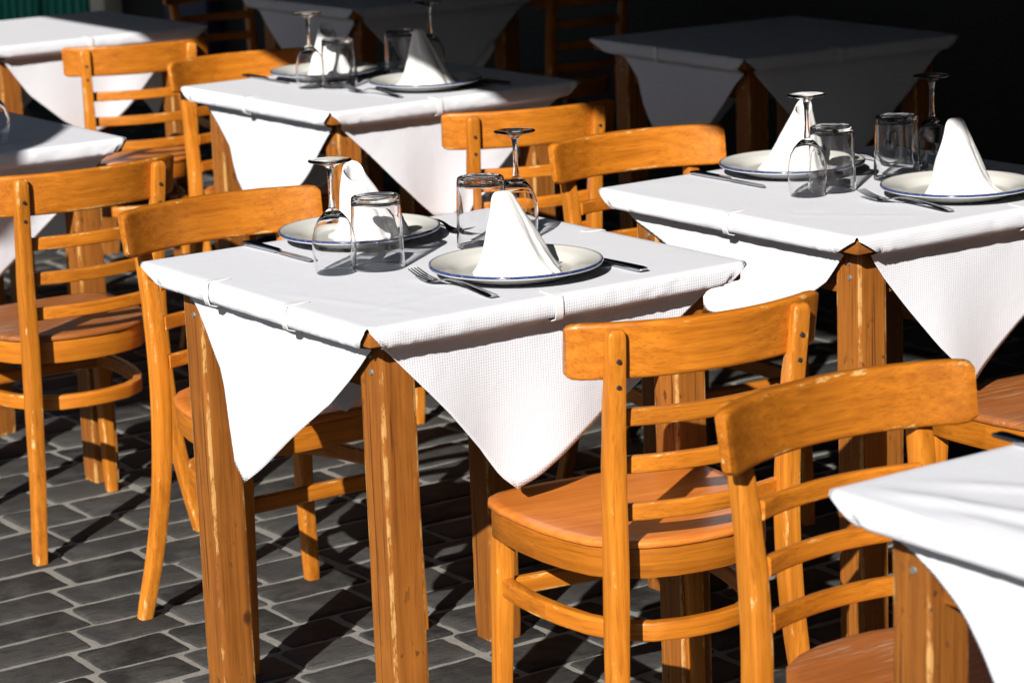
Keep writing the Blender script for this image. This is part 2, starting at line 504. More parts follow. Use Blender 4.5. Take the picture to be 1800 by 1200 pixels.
# round canopy on a pole, added out of view to shadow the left table
PH = 2.2
px_ = -.14 - math.cos(SUN_AZ) * (PH - .8) / math.tan(SUN_EL)
py_ = 2.81 - math.sin(SUN_AZ) * (PH - .8) / math.tan(SUN_EL)
pa = tag(empty("added_parasol", (px_, py_, 0)), "dark round canopy on a pole, added unseen to shade the left table", "added_parasol")
b = bmesh.new()
lathe(b, [(0, 2.50), (.3, 2.41), (.6, 2.31), (.9, PH), (.897, PH - .012), (.6, 2.297), (.3, 2.397), (0, 2.487)], 24)
obj("canopy", b, M['canvas'], pa)
b = bmesh.new(); lathe(b, [(0, .05), (.022, .05), (.022, 2.48), (0, 2.48)], 16); obj("pole", b, M['dark_metal'], pa)
b = bmesh.new(); lathe(b, [(0, 0), (.25, 0), (.25, .04), (.05, .06), (0, .06)], 32); obj("base", b, M['dark_metal'], pa)

# ------------------------------------------------------------------ tables with paper cloths
TA, TB, TH = .725, .732, .80
INS, LW = .047, .063
def make_table():
    t = empty("dining_table")
    b = bmesh.new(); box(b, (TA / 2, TB / 2, TH - .018), (TA - .006, TB - .006, .026), .005); obj("tabletop", b, M['pine_x'], t)
    for sx in (0, 1):
        for sy in (0, 1):
            cx = INS + LW / 2 if not sx else TA - INS - LW / 2
            cy = INS + LW / 2 if not sy else TB - INS - LW / 2
            b = bmesh.new()
            rings = []
            n = 22
            for k in range(n + 1):
                z = .0 + (TH - .0315) * k / n
                e = .003 if k in (0,) else 0.0
                pr = rrect(LW - e, LW - e, .0045, 2)
                ring = []
                for i, (x, yv) in enumerate(pr):
                    w = noise.noise(Vector((x * 25 + cx * 40, yv * 25 + cy * 40, z * 9))) * .0018
                    ring.append((cx + x * (1 + w * 12), cy + yv * (1 + w * 12), z))
                rings.append(ring)
            loft(b, rings, fl=flags(len(rings[0])))
            lg = obj("leg", b, M['pine_z'], t)
            for zz in (.741, .715):
                b = bmesh.new()
                r_ = bmesh.ops.create_cone(b, cap_ends=True, segments=14, radius1=.0052, radius2=.0042, depth=.003,
                                           matrix=Matrix.Translation((cx - LW / 2 - .001, cy - .006 + (zz - .715) * .1, zz)) @ Matrix.Rotation(R(-90), 4, 'Y'))
                obj("screw", b, M['screw_zinc'], lg)
    for c, s, mt in (((TA / 2, INS + LW / 2, 0), (TA - 2 * INS - 2 * LW - .002, .024), 'pine_x'), ((TA / 2, TB - INS - LW / 2, 0), (TA - 2 * INS - 2 * LW - .002, .024), 'pine_x'),
                     ((INS + LW / 2, TB / 2, 0), (.024, TB - 2 * INS - 2 * LW - .002), 'pine_y'), ((TA - INS - LW / 2, TB / 2, 0), (.024, TB - 2 * INS - 2 * LW - .002), 'pine_y')):
        b = bmesh.new(); box(b, (c[0], c[1], TH - .032 - .045), (s[0], s[1], .09), .002); obj("apron", b, M[mt], t)
    return t

ZC = TH + .0015          # top of the paper
def flap_profile(tab, length):
    """bottom-edge height along one side: (s, z) points between the two corners"""
    return [(0.0, ZC - .006)] + list(tab) + [(length, ZC - .006)]
DEF = [(.05, .757), (.14, .665), (.25, .56), (.36, .48), (.47, .56), (.58, .655), (.68, .752)]
P_FL = [(.024, .7665), (.052, .752), (.111, .698), (.167, .651), (.261, .592), (.379, .520), (.470, .460), (.492, .490), (.502, .54), (.506, .585), (.522, .640), (.567, .695), (.614, .745), (.68, .775)]
P_FR = [(.024, .7665), (.047, .757), (.095, .705), (.155, .641), (.215, .571), (.255, .517), (.285, .491), (.321, .505), (.366, .533), (.401, .555), (.447, .58), (.494, .614), (.518, .639), (.59, .700), (.656, .745)]
P3_FL = [(.072, .756), (.113, .705), (.143, .685), (.221, .648), (.33, .60), (.41, .575), (.433, .591), (.516, .663), (.574, .709), (.618, .725), (.670, .743)]
P3_FR = [(.053, .764), (.091, .713), (.144, .65), (.211, .573), (.28, .510), (.305, .492), (.365, .537), (.421, .581), (.53, .66), (.65, .745)]
P2_FL = [(.077, .727), (.167, .642), (.227, .596), (.36, .53), (.47, .50), (.519, .547), (.544, .585), (.559, .657), (.604, .703), (.659, .75)]
P2_FR = [(.051, .750), (.119, .687), (.195, .609), (.257, .552), (.313, .505), (.36, .50), (.44, .56), (.55, .65), (.66, .745)]
P6_FR = [(.055, .746), (.13, .642), (.235, .552), (.30, .512), (.34, .50), (.40, .525), (.47, .588), (.55, .668), (.66, .75)]
P7_FL = [(.04, .76), (.09, .723), (.20, .603), (.33, .49), (.44, .545), (.49, .57), (.526, .63), (.549, .70), (.612, .755)]
P4_FL = [(.05, .757), (.14, .665), (.25, .56), (.36, .50), (.45, .56), (.507, .623), (.521, .646), (.556, .69), (.593, .721), (.629, .742), (.667, .757)]
rel = [(0.0, 0.0), (.0022, -.0006), (.0045, -.0035), (.0062, -.010), (.0068, -.020), (.0060, -.0295), (.0015, -.0345), (-.010, -.0365), (-.022, -.0385), (-.0305, -.0435), (-.0325, -.055), (-.0325, -.40)]
seg = [0.0]
for a_, b_ in zip(rel, rel[1:]): seg.append(seg[-1] + math.hypot(b_[0] - a_[0], b_[1] - a_[1]))
def along(t):
    for i in range(len(rel) - 1):
        if t <= seg[i + 1]:
            f = (t - seg[i]) / (seg[i + 1] - seg[i])
            return rel[i][0] + (rel[i + 1][0] - rel[i][0]) * f, rel[i][1] + (rel[i + 1][1] - rel[i][1]) * f
    return rel[-1]
def length_to(drop):
    for i in range(len(rel) - 1):
        if -rel[i + 1][1] >= drop:
            f = (drop + rel[i][1]) / (rel[i][1] - rel[i + 1][1])
            return seg[i] + (seg[i + 1] - seg[i]) * f
    return seg[-1]

def make_cloth(sides, seed, fold=.012, name="tablecloth", ridges=()):
    """one sheet of paper: flat top, four triangular hanging flaps.  sides = (FL, FR, RB, LB) profiles"""
    rs = Vector((seed * 3.7, seed * 1.9, seed * 5.3))
    b = bmesh.new()
    uvl = b.loops.layers.uv.new("UVMap")
    U = {}
    N, K = 64, 34
    def crease(x, y_):
        return noise.noise(Vector((x * 9, y_ * 9, 0)) + rs) * .0008 + noise.noise(Vector((x * 30, y_ * 30, 3)) + rs) * .00035
    xs = [TA * i / N for i in range(N + 1)]
    ys = [TB * i / N for i in range(N + 1)]
    for arr, tb_ in ((xs, sides[1]), (ys, sides[0])):        # a grid line runs exactly to each tip
        tip_s = min(tb_, key=lambda q: q[1])[0]
        kk = min(range(1, N), key=lambda q: abs(arr[q] - tip_s))
        arr[kk] = tip_s
    top = []
    for i, x in enumerate(xs):
        row = []
        for j, yv in enumerate(ys):
            ed = min(x, TA - x, yv, TB - yv)
            rz_ = 0.0
            for (ax, ay), (bx, by), wdt, hg in ridges:
                dx, dy = bx - ax, by - ay
                tt = max(0.0, min(1.0, ((x - ax) * dx + (yv - ay) * dy) / (dx * dx + dy * dy)))
                dd = math.hypot(x - ax - tt * dx, yv - ay - tt * dy)
                rz_ += hg * math.exp(-(dd / wdt) ** 2) * min(1, tt * 6 + .1)
            v = b.verts.new((x, yv, ZC + (rz_ + max(0.0, crease(x, yv))) * min(1.0, ed / .03)))
            U[v] = (x, yv)
            row.append(v)
        top.append(row)
    for i in range(N):
        for j in range(N): b.faces.new((top[i][j], top[i + 1][j], top[i + 1][j + 1], top[i][j + 1]))
    def flap(verts, svals, tab, origin, du, dn, sd):
        prev = None
        for v0, s in zip(verts, svals):
            z = min(ZC - .001, interp(tab, s))
            Lt = length_to(ZC - z)
            col = [v0]
            for k in range(1, K + 1):
                f = k / K
                t = Lt * (f ** 1.25 if Lt > .1 else f)
                o_, dz = along(t)
                h = max(0.0, -dz - .045)
                p0 = Vector((s * 5.5, sd * 3.1, 0)) + rs
                wave = noise.noise(p0) * fold * (h / .28) * 2.0 + math.sin(s * 21 + sd * 2.1 + seed) * fold * .55 * (h / .28)
                q1 = noise.noise(Vector((s * 34, dz * 46, sd * 5.0)) + rs); q2 = noise.noise(Vector((s * 75 + 4, dz * 80, sd * 5.0)) + rs)
                patch = min(1.0, max(0.0, .5 + 1.6 * noise.noise(Vector((s * 5.5, sd * 7.0, 2.2)) + rs)))
                edge = ((.32 - abs(q1)) * .0042 + (.3 - abs(q2)) * .0022) * (.15 + .85 * patch) * (1.0 if t < .07 else max(.25, 1 - (t - .07) / .05))
                dip = noise.noise(Vector((s * 16, sd * 9.0, 7.7)) + rs) * .004 * min(1, t / .03) * (1 if t < .09 else max(0, 1 - (t - .09) / .05))
                o_ += wave + edge * min(1, t / .008) + max(-.002, dip) * .35
                p = origin + du * s + dn * o_ + Vector((0, 0, ZC - TH + TH + dz - 0.0))
                nv = b.verts.new(p)
                sw = U[v0]
                U[nv] = (sw[0] + dn.x * t, sw[1] + dn.y * t)
                col.append(nv)
            if prev:
                for k in range(K): b.faces.new((prev[k], prev[k + 1], col[k + 1], col[k]))
            prev = col
    V = Vector
    flap([top[0][j] for j in range(N + 1)], ys, flap_profile(sides[0], TB), V((0, 0, 0)), V((0, 1, 0)), V((-1, 0, 0)), 1)
    flap([top[i][0] for i in range(N + 1)], xs, flap_profile(sides[1], TA), V((0, 0, 0)), V((1, 0, 0)), V((0, -1, 0)), 2)
    flap([top[N][j] for j in range(N + 1)], ys, flap_profile(sides[2], TB), V((TA, 0, 0)), V((0, 1, 0)), V((1, 0, 0)), 3)
    flap([top[i][N] for i in range(N + 1)], xs, flap_profile(sides[3], TA), V((0, TB, 0)), V((1, 0, 0)), V((0, 1, 0)), 4)
    for f in b.faces:
        for l in f.loops: l[uvl].uv = U[l.vert]
    o = obj(name, b, M['paper'], None, sharp=180)
    o.cycles.is_caustics_receiver = True
    md = o.modifiers.new("paper thickness", 'SOLIDIFY')
    md.thickness = .0006
    md.offset = 1
    return o

def clip_mesh():
    b = bmesh.new()
    path = [(.036, .0024), (.024, .0018), (.012, .0015), (.001, .0014), (-.0074, -.0002), (-.0098, -.009), (-.0098, -.026), (-.0072, -.0368), (.004, -.0405), (.02, -.0400)]
    w, th = .0072, .0008
    rings = []
    n = len(path)
    for i, (x, z) in enumerate(path):
        ax, az = path[max(i - 1, 0)]; bx, bz = path[min(i + 1, n - 1)]
        T = Vector((bx - ax, bz - az)).normalized()
        nx, nz = -T.y * th, T.x * th
        ww = w * (.75 if i == 0 else 1)
        rings.append([(x + nx, -ww, z + nz), (x + nx, ww, z + nz), (x - nx, ww, z - nz), (x - nx, -ww, z - nz)])
    loft(b, rings)
    return b

# origin of each table (its corner nearest the camera), cloth profiles (FL, FR, RB, LB)
TABLES = {
    'main': ((0, 0), 0, (P_FL, P_FR, DEF, DEF), "square pine table in the middle under the nearest full white cloth", "white paper cloth on the middle table, clipped on with two clips to the left"),
    'right': ((.989, .02), 0, (P3_FL, P3_FR, DEF, DEF), "square pine table right of the middle one, its bare corner post showing below the cloth", "white paper cloth on the sunlit table at the right edge"),
    'back': ((1.184, 2.089), R(.4), (P2_FL, P2_FR, DEF, DEF), "square pine table behind the middle one, set with plates half in shade", "white paper cloth on the set table behind the middle one, its right end in shadow"),
    'leftmid': ((-.07, 2.11), 0, (DEF, DEF, DEF, DEF), "square pine table at the left edge, most of its top in shadow", "white paper cloth at the left edge with one sunlit corner and a shaded top"),
    'front': ((-.059, -1.844), 0, (P4_FL, DEF, DEF, DEF), "square pine table cut off by the bottom right corner", "white paper cloth in the bottom right corner, nearest of all"),
    'farleft': ((1.227, 4.13), 0, (DEF, P6_FR, DEF, DEF), "square pine table in the top left corner in front of the green shutters", "white paper cloth on the empty table in the top left corner"),
    'shade': ((2.45, 2.094), R(-3), (P7_FL, DEF, DEF, DEF), "square pine table in deep shadow behind the right-hand chairs", "grey looking shaded paper cloth with a clip on its left edge, at the upper right"),
    'farshade': ((2.499, 4.139), 0, (DEF, DEF, DEF, DEF), "square pine table in deep shadow at the top of the picture, farthest back", "shaded bluish paper cloth at the top behind the glasses of the back table"),
}
RIDGES = {'front': (((.03, .70), (.16, .20), .014, .006), ((.09, .69), (.36, .28), .012, .0035), ((.02, .60), (.05, .1), .018, .005)),
          'main': (((.06, .10), (.30, .14), .006, .0012), ((.03, .33), (.12, .05), .007, .001)), 'right': (((.05, .25), (.20, .08), .006, .0012),)}
ORG = {}
proto = None
for i, (key, (xy, rz, sides, lab, clab)) in enumerate(TABLES.items()):
    t = make_table() if proto is None else copy_tree(proto)
    if proto is None: proto = t
    t.location = (xy[0], xy[1], 0)
    t.rotation_euler = (0, 0, rz)
    tag(t, lab, "table", "square restaurant tables")
    c = make_cloth(sides, 1.3 + i * 2.17, fold=.015, ridges=RIDGES.get(key, ()))
    c.location = t.location; c.rotation_euler = (0, 0, rz)
    tag(c, clab, "tablecloth", "white paper tablecloths")
    ORG[key] = (Vector((xy[0], xy[1], 0)), rz)
def on(key, x, y_, z=0.0):
    o, rz = ORG[key]
    return o + Matrix.Rotation(rz, 3, 'Z') @ Vector((x, y_, z))

# clips: (table, x, y, outward angle of the clip's -x axis, label)
CL = [('main', 0, .492, 0, "white plastic clip on the left edge of the middle table, farther from its bare corner"),
      ('main', 0, .236, 0, "white plastic clip on the left edge of the middle table, nearer its bare corner"),
      ('main', .345, 0, 90, "white plastic clip on the middle table edge below the front plate"),
      ('main', TA, .40, 180, "white plastic clip at the back right edge of the middle table, beside the knife"),
      ('right', 0, .345, 0, "white plastic clip on the left edge of the right-hand table"),
      ('right', .398, 0, 90, "white plastic clip at the right picture edge, below the right-hand table's front plate"),
      ('back', .304, 0, 90, "white plastic clip on the near edge of the back table beside the chair"),
      ('back', 0, .40, 0, "white plastic clip on the left edge of the back table"),
      ('farleft', .323, 0, 90, "white plastic clip on the empty table in the top left corner"),
      ('shade', 0, .40, 0, "white plastic clip on the left edge of the shaded upper right table"),
      ('shade', .31, 0, 90, "white plastic clip on the near dark edge of the shaded upper right table")]
cm = None
for key, x, y_, ang, lab in CL:
    if cm is None:
        o = obj("tablecloth_clip", clip_mesh(), M['clip'], None, 60); cm = o
    else:
        o = cm.copy(); COL.objects.link(o)
    o.location = on(key, x, y_, ZC)
    o.rotation_euler = (0, 0, R(ang) + ORG[key][1])
    tag(o, lab, "clip", "tablecloth clips")

# ------------------------------------------------------------------ chairs (facing +y, origin on the ground under the seat)
def rail_y(x, half=.213, s=.062, y0=-.198):
    """bent rail: middle bows backwards"""
    Rr = (half * half + s * s) / (2 * s)
    return (y0 - s) + (Rr - math.sqrt(Rr * Rr - x * x)) + .022
def make_chair():
    c = empty("wooden_chair")
    # seat: plywood top on a bent frame
    half = [(0, .200), (.07, .200), (.125, .196), (.165, .186), (.188, .170), (.200, .145), (.203, .10), (.200, .04), (.193, -.02), (.180, -.075), (.160, -.125), (.130, -.162), (.090, -.186), (.045, -.198), (0, -.201)]
    # resample smoothly
    out = half + [(-x, y_) for x, y_ in half[-2:0:-1]]
    b = bmesh.new()
    def ring(off, z, bow=0.0):
        r_ = []
        for x, y_ in out:
            L = math.hypot(x, y_)
            f = (L - off) / L
            r_.append((x * f, y_ * f, z - bow))
        return r_
    vs_ = loft(b, [ring(.003, .452), ring(.0, .4545), ring(.0, .461), ring(.0025, .4635), ring(.02, .464), ring(.06, .4625), ring(.12, .461)], cap=False)
    b.faces.new(vs_[-1]); b.faces.new(vs_[0][::-1])
    obj("seat", b, M['veneer'], c, 50)
    b = bmesh.new()
    o_, i_ = [], []
    rr = [ring(.007, .404), ring(.005, .407), ring(.005, .4505), ring(.024, .4505), ring(.024, .404)]
    vv = [[b.verts.new(p) for p in r_] for r_ in rr]
    n = len(out)
    for a_, c_ in zip(vv, vv[1:] + vv[:1]):
        for k in range(n): b.faces.new((a_[k], a_[(k + 1) % n], c_[(k + 1) % n], c_[k]))
    obj("seat_frame", b, M['beech_ring'], c, 50)
    # rear posts
    for s in (-1, 1):
        tab_x = [(0, .189), (.2, .163), (.42, .150), (.6, .151), (.8, .157)]
        tab_y = [(0, -.252), (.12, -.228), (.28, -.205), (.42, -.198), (.55, -.200), (.68, -.213), (.79, -.232)]
        path = [(s * smooth_tab(tab_x, z), smooth_tab(tab_y, z), z) for z in [.797 * k / 24 for k in range(25)]]
        b = bmesh.new()
        prof = rrect(.029, .034, .005, 2)
        # profile y = depth: make 'up' point backwards
        P = [Vector(p) for p in path]
        rings = []
        for k, p in enumerate(P):
            z = p.z
            w = .0265 + .004 * min(1, z / .35) - (.002 if z > .6 else 0)
            d = .029 + .009 * math.exp(-((z - .42) / .22) ** 2)
            if z > .70: d = .030 - .010 * ((z - .70) / .09)
            sx, sy = w / .029, d / .034
            if k == 0: sx *= .93; sy *= .93
            rings.append([(p.x + x * sx, p.y + y_ * sy, z) for x, y_ in prof])
        pt = P[-1]
        for dz, sc in ((.006, .93), (.0105, .75), (.0125, .45)):
            rings.append([(pt.x + x * sc, pt.y + y_ * .6 * sc, pt.z + dz) for x, y_ in prof])
        loft(b, rings, fl=flags(len(prof)))
        lg = obj("rear_leg", b, M['beech_z'], c, 40)
        for zz in (.762, .722):
            b = bmesh.new()
            yy = smooth_tab(tab_y, zz) - .0155 + (.0045 if zz < .74 else .006)
            xx = s * smooth_tab(tab_x, zz)
            bmesh.ops.create_cone(b, cap_ends=True, segments=14, radius1=.0042, radius2=.0034, depth=.003, matrix=Matrix.Translation((xx, yy - .0035, zz)) @ Matrix.Rotation(R(90), 4, 'X'))
            obj("screw", b, M['screw'], lg)
    # front legs
    for s in (-1, 1):
        b = bmesh.new()
        path = [(s * (.184 - .012 * k / 8), .166 - .012 * k / 8, .4045 * k / 8) for k in range(9)]
        rings = []
        for k, p in enumerate(path):
            w = .0255 + .007 * k / 8
            if k == 0: w *= .93
            rings.append([(p[0] + x, p[1] + y_, p[2]) for x, y_ in rrect(w, w, .004, 2)])
        loft(b, rings, fl=flags(len(rings[0])))
        obj("front_leg", b, M['beech_z'], c, 40)
    # bent hoop stretcher and the straight one in front
    b = bmesh.new()
    pts = [(-.172, .140), (-.174, .09), (-.170, .03), (-.160, -.03), (-.144, -.09), (-.118, -.140), (-.075, -.171), (-.03, -.182)]
    pts = pts + [(0, -.1835)] + [(-x, y_) for x, y_ in pts[::-1]]
    sweep(b, [(x, y_, .316) for x, y_ in pts], rrect(.020, .031, .004, 2))
    obj("hoop_stretcher", b, M['beech_ring'], c, 50)
    b = bmesh.new(); sweep(b, [(-.160, .155, .312), (0, .155, .312), (.160, .155, .312)], rrect(.018, .030, .004, 2)); obj("front_stretcher", b, M['beech_x'], c, 50)
    # top rail
    b = bmesh.new()
    n = 26
    rings = []
    half_ = .213
    ends = ((0.0, .80, .75), (.003, .90, .90), (.009, .97, 1.0), (.02, 1.0, 1.0))
    def st(x, hs, ts):
        y_ = rail_y(x)
        dx = .001
        ty = (rail_y(min(x + dx, half_ - .0005)) - rail_y(max(x - dx, -half_ + .0005))) / (2 * dx)
        T = Vector((1, ty, 0)).normalized()
        Nn = Vector((T.y, -T.x, 0))
        lean = .12
        return [Vector((x, y_, .772)) + Nn * (px * ts + lean * (py * hs)) * (1) + Vector((0, 0, py * hs)) for px, py in rrect(.0205, .087, .0060, 3)]
    for d, hs, ts in ends: rings.append(st(-half_ + d, hs, ts))
    for k in range(1, n): rings.append(st(-half_ + .02 + (2 * half_ - .04) * k / n, 1, 1))
    for d, hs, ts in ends[::-1]: rings.append(st(half_ - d, hs, ts))
    loft(b, rings, fl=flags(len(rings[0])))
    obj("top_rail", b, M['beech_x'], c, 45)
    # three thin bent slats between the posts
    for zz in (.667, .592, .517):
        b = bmesh.new()
        w = interp([(.5, .134), (.8, .140)], zz)
        yb = smooth_tab([(0, -.240), (.42, -.198), (.55, -.200), (.68, -.213), (.79, -.232)], zz) + .012
        pts = [(-w + 2 * w * k / 14, yb - .026 * (1 - ((k - 7) / 7) ** 2), zz) for k in range(15)]
        sweep(b, pts, rrect(.013, .027, .003, 2))
        obj("slat", b, M['beech_x'], c, 50)
    return c

CH = [("A", .372, .950, 180, "bent wood chair on the far left side of the middle table, facing the camera", None),
      ("B", .436, -.085, -9, "bent wood chair with smooth reddish seat pushed to the near side of the middle table", None),
      ("C", .250, -.972, 179, "bent wood chair lowest at the right, its worn seat facing the corner table", "worn"),
      ("E", .366, 1.920, 0, "bent wood chair with scuffed seat at the left edge, back turned to the camera", "worn"),
      ("G", 1.573, 3.944, -16, "bent wood chair pushed to the empty table in the top left corner", None),
      ("H", 1.56, 3.04, 178, "bent wood chair behind the back table's glasses, overlapping the top left chair", None),
      ("I", 1.55, 1.915, -13, "bent wood chair between the middle and back tables, seen from behind", None),
      ("J", 1.39, 1.005, 174, "bent wood chair on the far side of the right-hand table, its rail sunlit", None),
      ("K", 1.40, -.075, -4, "bent wood chair at the right picture edge of which only the seat shows", "worn"),
      ("L", 1.60, 5.32, 180, "bent wood chair at the top left corner behind the empty table", None),
      ("N", 3.48, 4.42, 0, "bent wood chair in deep shadow behind the back table", None),
      ("O", 2.72, 5.32, 178, "bent wood chair in deep shadow at the top behind the farthest table", None)]
proto = None
for key, x, y_, ang, lab, seat in CH:
    o = make_chair() if proto is None else copy_tree(proto)
    if proto is None: proto = o
    o.location = (x, y_, 0)
    o.rotation_euler = (0, 0, R(ang))
    tag(o, lab, "chair", "bent wood restaurant chairs")
    if seat:
        for ch in o.children:
            if ch.name.split('.')[0] == 'seat':
                ch.material_slots[0].link = 'OBJECT'
                ch.material_slots[0].material = M['veneer_worn']

# ------------------------------------------------------------------ tableware
def plate_mesh():
    b = bmesh.new()
    lathe(b, [(0, .0065), (.05, .0062), (.086, .0066), (.094, .0085), (.104, .0150), (.120, .0190), (.135, .0226), (.1395, .0238), (.1415, .0232), (.1424, .0205), (.1412, .0178), (.137, .0168), (.132, .0160), (.112, .0120), (.100, .0050), (.092, .0008), (.088, .0), (.084, .0010), (.080, .0035), (0, .0030)], 96)
    return b
def glass_bowl():
    o = [(.0326, .0002), (.0328, .0012), (.03305, .003), (.0334, .006), (.0345, .012), (.0362, .030), (.0366, .045), (.0352, .060), (.0315, .075), (.0250, .088), (.0165, .098), (.0085, .1045)]
    b = bmesh.new()
    inn = [(r - .0013, z) for r, z in o[:-2]] + [(.0145, .0955), (.006, .0985), (0, .0992)]
    lathe(b, [(0, .1062)] + [(.0050, .1058)] + o[::-1] + [(o[0][0] - .0006, -.0002)] + inn, 56)
    return b
def glass_stem():
    b = bmesh.new()
    lathe(b, [(0, .1066), (.0062, .1068), (.0058, .112), (.0046, .120), (.0041, .135), (.0043, .152), (.0050, .165), (.0066, .1735), (0, .1738)], 32)
    return b
def glass_foot():
    b = bmesh.new()
    lathe(b, [(0, .1742), (.0066, .1742), (.0105, .1775), (.018, .1806), (.028, .1832), (.0352, .1846), (.0362, .1856), (.0356, .1866), (.030, .1866), (.018, .1858), (.008, .1845), (0, .1842)], 64)
    return b
def tumbler_mesh():
    b = bmesh.new()
    outer = [(.0405, .1160), (.0412, .1100), (.0418, .095), (.0424, .08), (.0430, .06), (.0437, .04), (.0444, .02), (.0449, .008), (.0450, .0035), (.0450, .0016), (.0447, .0004)]
    inner = [(.0438, .0), (.0433, .0006), (.0431, .0022), (.0431, .0045), (.0428, .01), (.0422, .03), (.0415, .05), (.0408, .07), (.0401, .09), (.0394, .104), (.0386, .1085), (.0365, .1108), (.032, .1116), (.02, .1116), (0, .1114)]
    lathe(b, [(0, .1168), (.018, .1169), (.0285, .1174), (.0325, .1190), (.0355, .1200), (.0385, .1195), (.0400, .1180)] + outer + inner, 64)
    return b
def fork_mesh():
    b = bmesh.new()
    zt = [(-.112, .0035), (-.09, .0058), (-.05, .0105), (-.01, .0140), (.015, .0128), (.035, .0072), (.05, .0045), (.065, .0050), (.085, .0085), (.112, .0165)]
    wt = [(-.112, .0165), (-.106, .0205), (-.085, .0190), (-.05, .0130), (-.01, .0072), (.015, .0068), (.03, .0105), (.042, .0195), (.052, .0235), (.060, .0240)]
    rings = []
    ys_ = [-.1125, -.109, -.10, -.085, -.065, -.045, -.025, -.005, .012, .022, .030, .036, .042, .048, .054, .060]
    for y_ in ys_:
        w, z = smooth_tab(wt, y_), smooth_tab(zt, y_)
        th = .0016
        if -.105 < y_ < .0: th = .0022
        rings.append([(-w / 2, y_, z - th * .3), (-w * .3, y_, z + th * .55), (w * .3, y_, z + th * .55), (w / 2, y_, z - th * .3), (w * .3, y_, z - th), (-w * .3, y_, z - th)])
    loft(b, rings)
    for k in range(4):
        x = (-1.5 + k) * .0064
        rg = []
        for i in range(11):
            y_ = .0585 + .0535 * i / 10
            z = smooth_tab(zt, y_)
            w = .0040 - .0022 * (i / 10) ** 2
            t = .0020 - .0008 * i / 10
            xx = x * (1 - .06 * i / 10)
            rg.append([(xx - w / 2, y_, z - t / 2), (xx + w / 2, y_, z - t / 2), (xx + w / 2, y_, z + t / 2), (xx - w / 2, y_, z + t / 2)])
        loft(b, rg)
    return b
def knife_handle():
    b = bmesh.new()
    rg = []
    for y_, w, t in ((-.1125, .014, .003), (-.110, .0185, .0052), (-.10, .0195, .0065), (-.07, .0175, .0068), (-.03, .0145, .0066), (-.002, .0135, .0064), (.004, .012, .005), (.008, .010, .003)):
        rg.append([(px * w / .02, y_, .0042 + py * t / .006) for px, py in rrect(.02, .006, .0022, 2)])
    loft(b, rg)
    return b
def knife_blade():
    b = bmesh.new()
    rg = []
    for y_, xl, xr in ((.0085, -.006, .0055), (.02, -.0075, .0072), (.05, -.0085, .0078), (.085, -.0088, .0078), (.105, -.0072, .0076), (.115, -.003, .0068), (.119, .002, .0050)):
        rg.append([(xl, y_, .0030), (xr, y_, .0022), (xr, y_, .0044), (xl, y_, .0034)])
    loft(b, rg)
    return b

def napkin_mesh(h, tip, rb, seam, seed, squash=.5, trx=.016, hollow=0.0, tilt=(0, 0), turn=0.0, pw=.95):
    """cloth napkin wound to a standing cone: soft flat faces, an overlapping edge, a rounded or an open curled tip"""
    b = bmesh.new()
    n, m = 96, 40
    rings = []
    rs = Vector((seed * 2.3, seed * 4.1, 0))
    def ring_at(f, cap, shrink=0.0, drop=0.0):
        z = h * (f if (f < .88 or hollow) else .88 + .12 * math.sin((f - .88) / .12 * math.pi / 2)) - drop
        base = trx + (rb - trx) * ((1 - f) ** pw) + .004 * math.exp(-f / .04)
        cx = tip[0] * f ** 1.1; cy = tip[1] * f ** 1.1
        ring = []
        for i in range(n):
            a = 2 * math.pi * i / n
            sq = 1 - squash * min(1, f * 1.1) ** 1.3
            d = ((a - seam - .4 * f) % (2 * math.pi)) / (2 * math.pi)
            step = 1 + .15 * (1 - d) ** 4 * (1 - .6 * f)
            ca, sa = abs(math.cos(a - turn)), abs(math.sin(a - turn))
            flat = (ca ** 2.7 + sa ** 2.7) ** (-1 / 2.7) * .93
            tri = abs(((a * 5 / (2 * math.pi) + seed + .35 * f) % 1.0) - .5) * 4 - 1
            fold = 1 + .085 * tri * (1 - f) ** .7 + .075 * noise.noise(Vector((math.cos(a) * 1.9, math.sin(a) * 1.9, f * 2.6)) + rs) \
                + .02 * noise.noise(Vector((math.cos(a) * 5, math.sin(a) * 5, f * 7)) + rs)
            hem = 1 + .22 * math.exp(-f / .035) * max(0, math.sin(1.5 * a + seed * 1.7)) ** 3
            r_ = base * cap * step * fold * hem * (1 + (flat - 1) * (1 - .5 * f)) - shrink
            tl = (tilt[0] * math.cos(a) + tilt[1] * math.sin(a)) * f ** 4
            ring.append((cx + r_ * math.cos(a), cy + r_ * math.sin(a) * sq, z + tl))
        return ring
    for k in range(m + 1):
        f = k / m
        cap = 1.0
        if not hollow and f > .88: cap = math.sqrt(max(0.0, 1 - ((f - .88) / .12) ** 2)) * .95 + .05
        rings.append(ring_at(f, cap))
    if hollow:
        rings.append(ring_at(1.0, 1.0, .0016, -.0012))
        for k in range(1, 9):
            rings.append(ring_at(1 - .05 * k, 1.0, .0032))
    vs_ = loft(b, rings, cap=False)
    b.faces.new(vs_[-1]); b.faces.new(vs_[0][::-1])
    return b

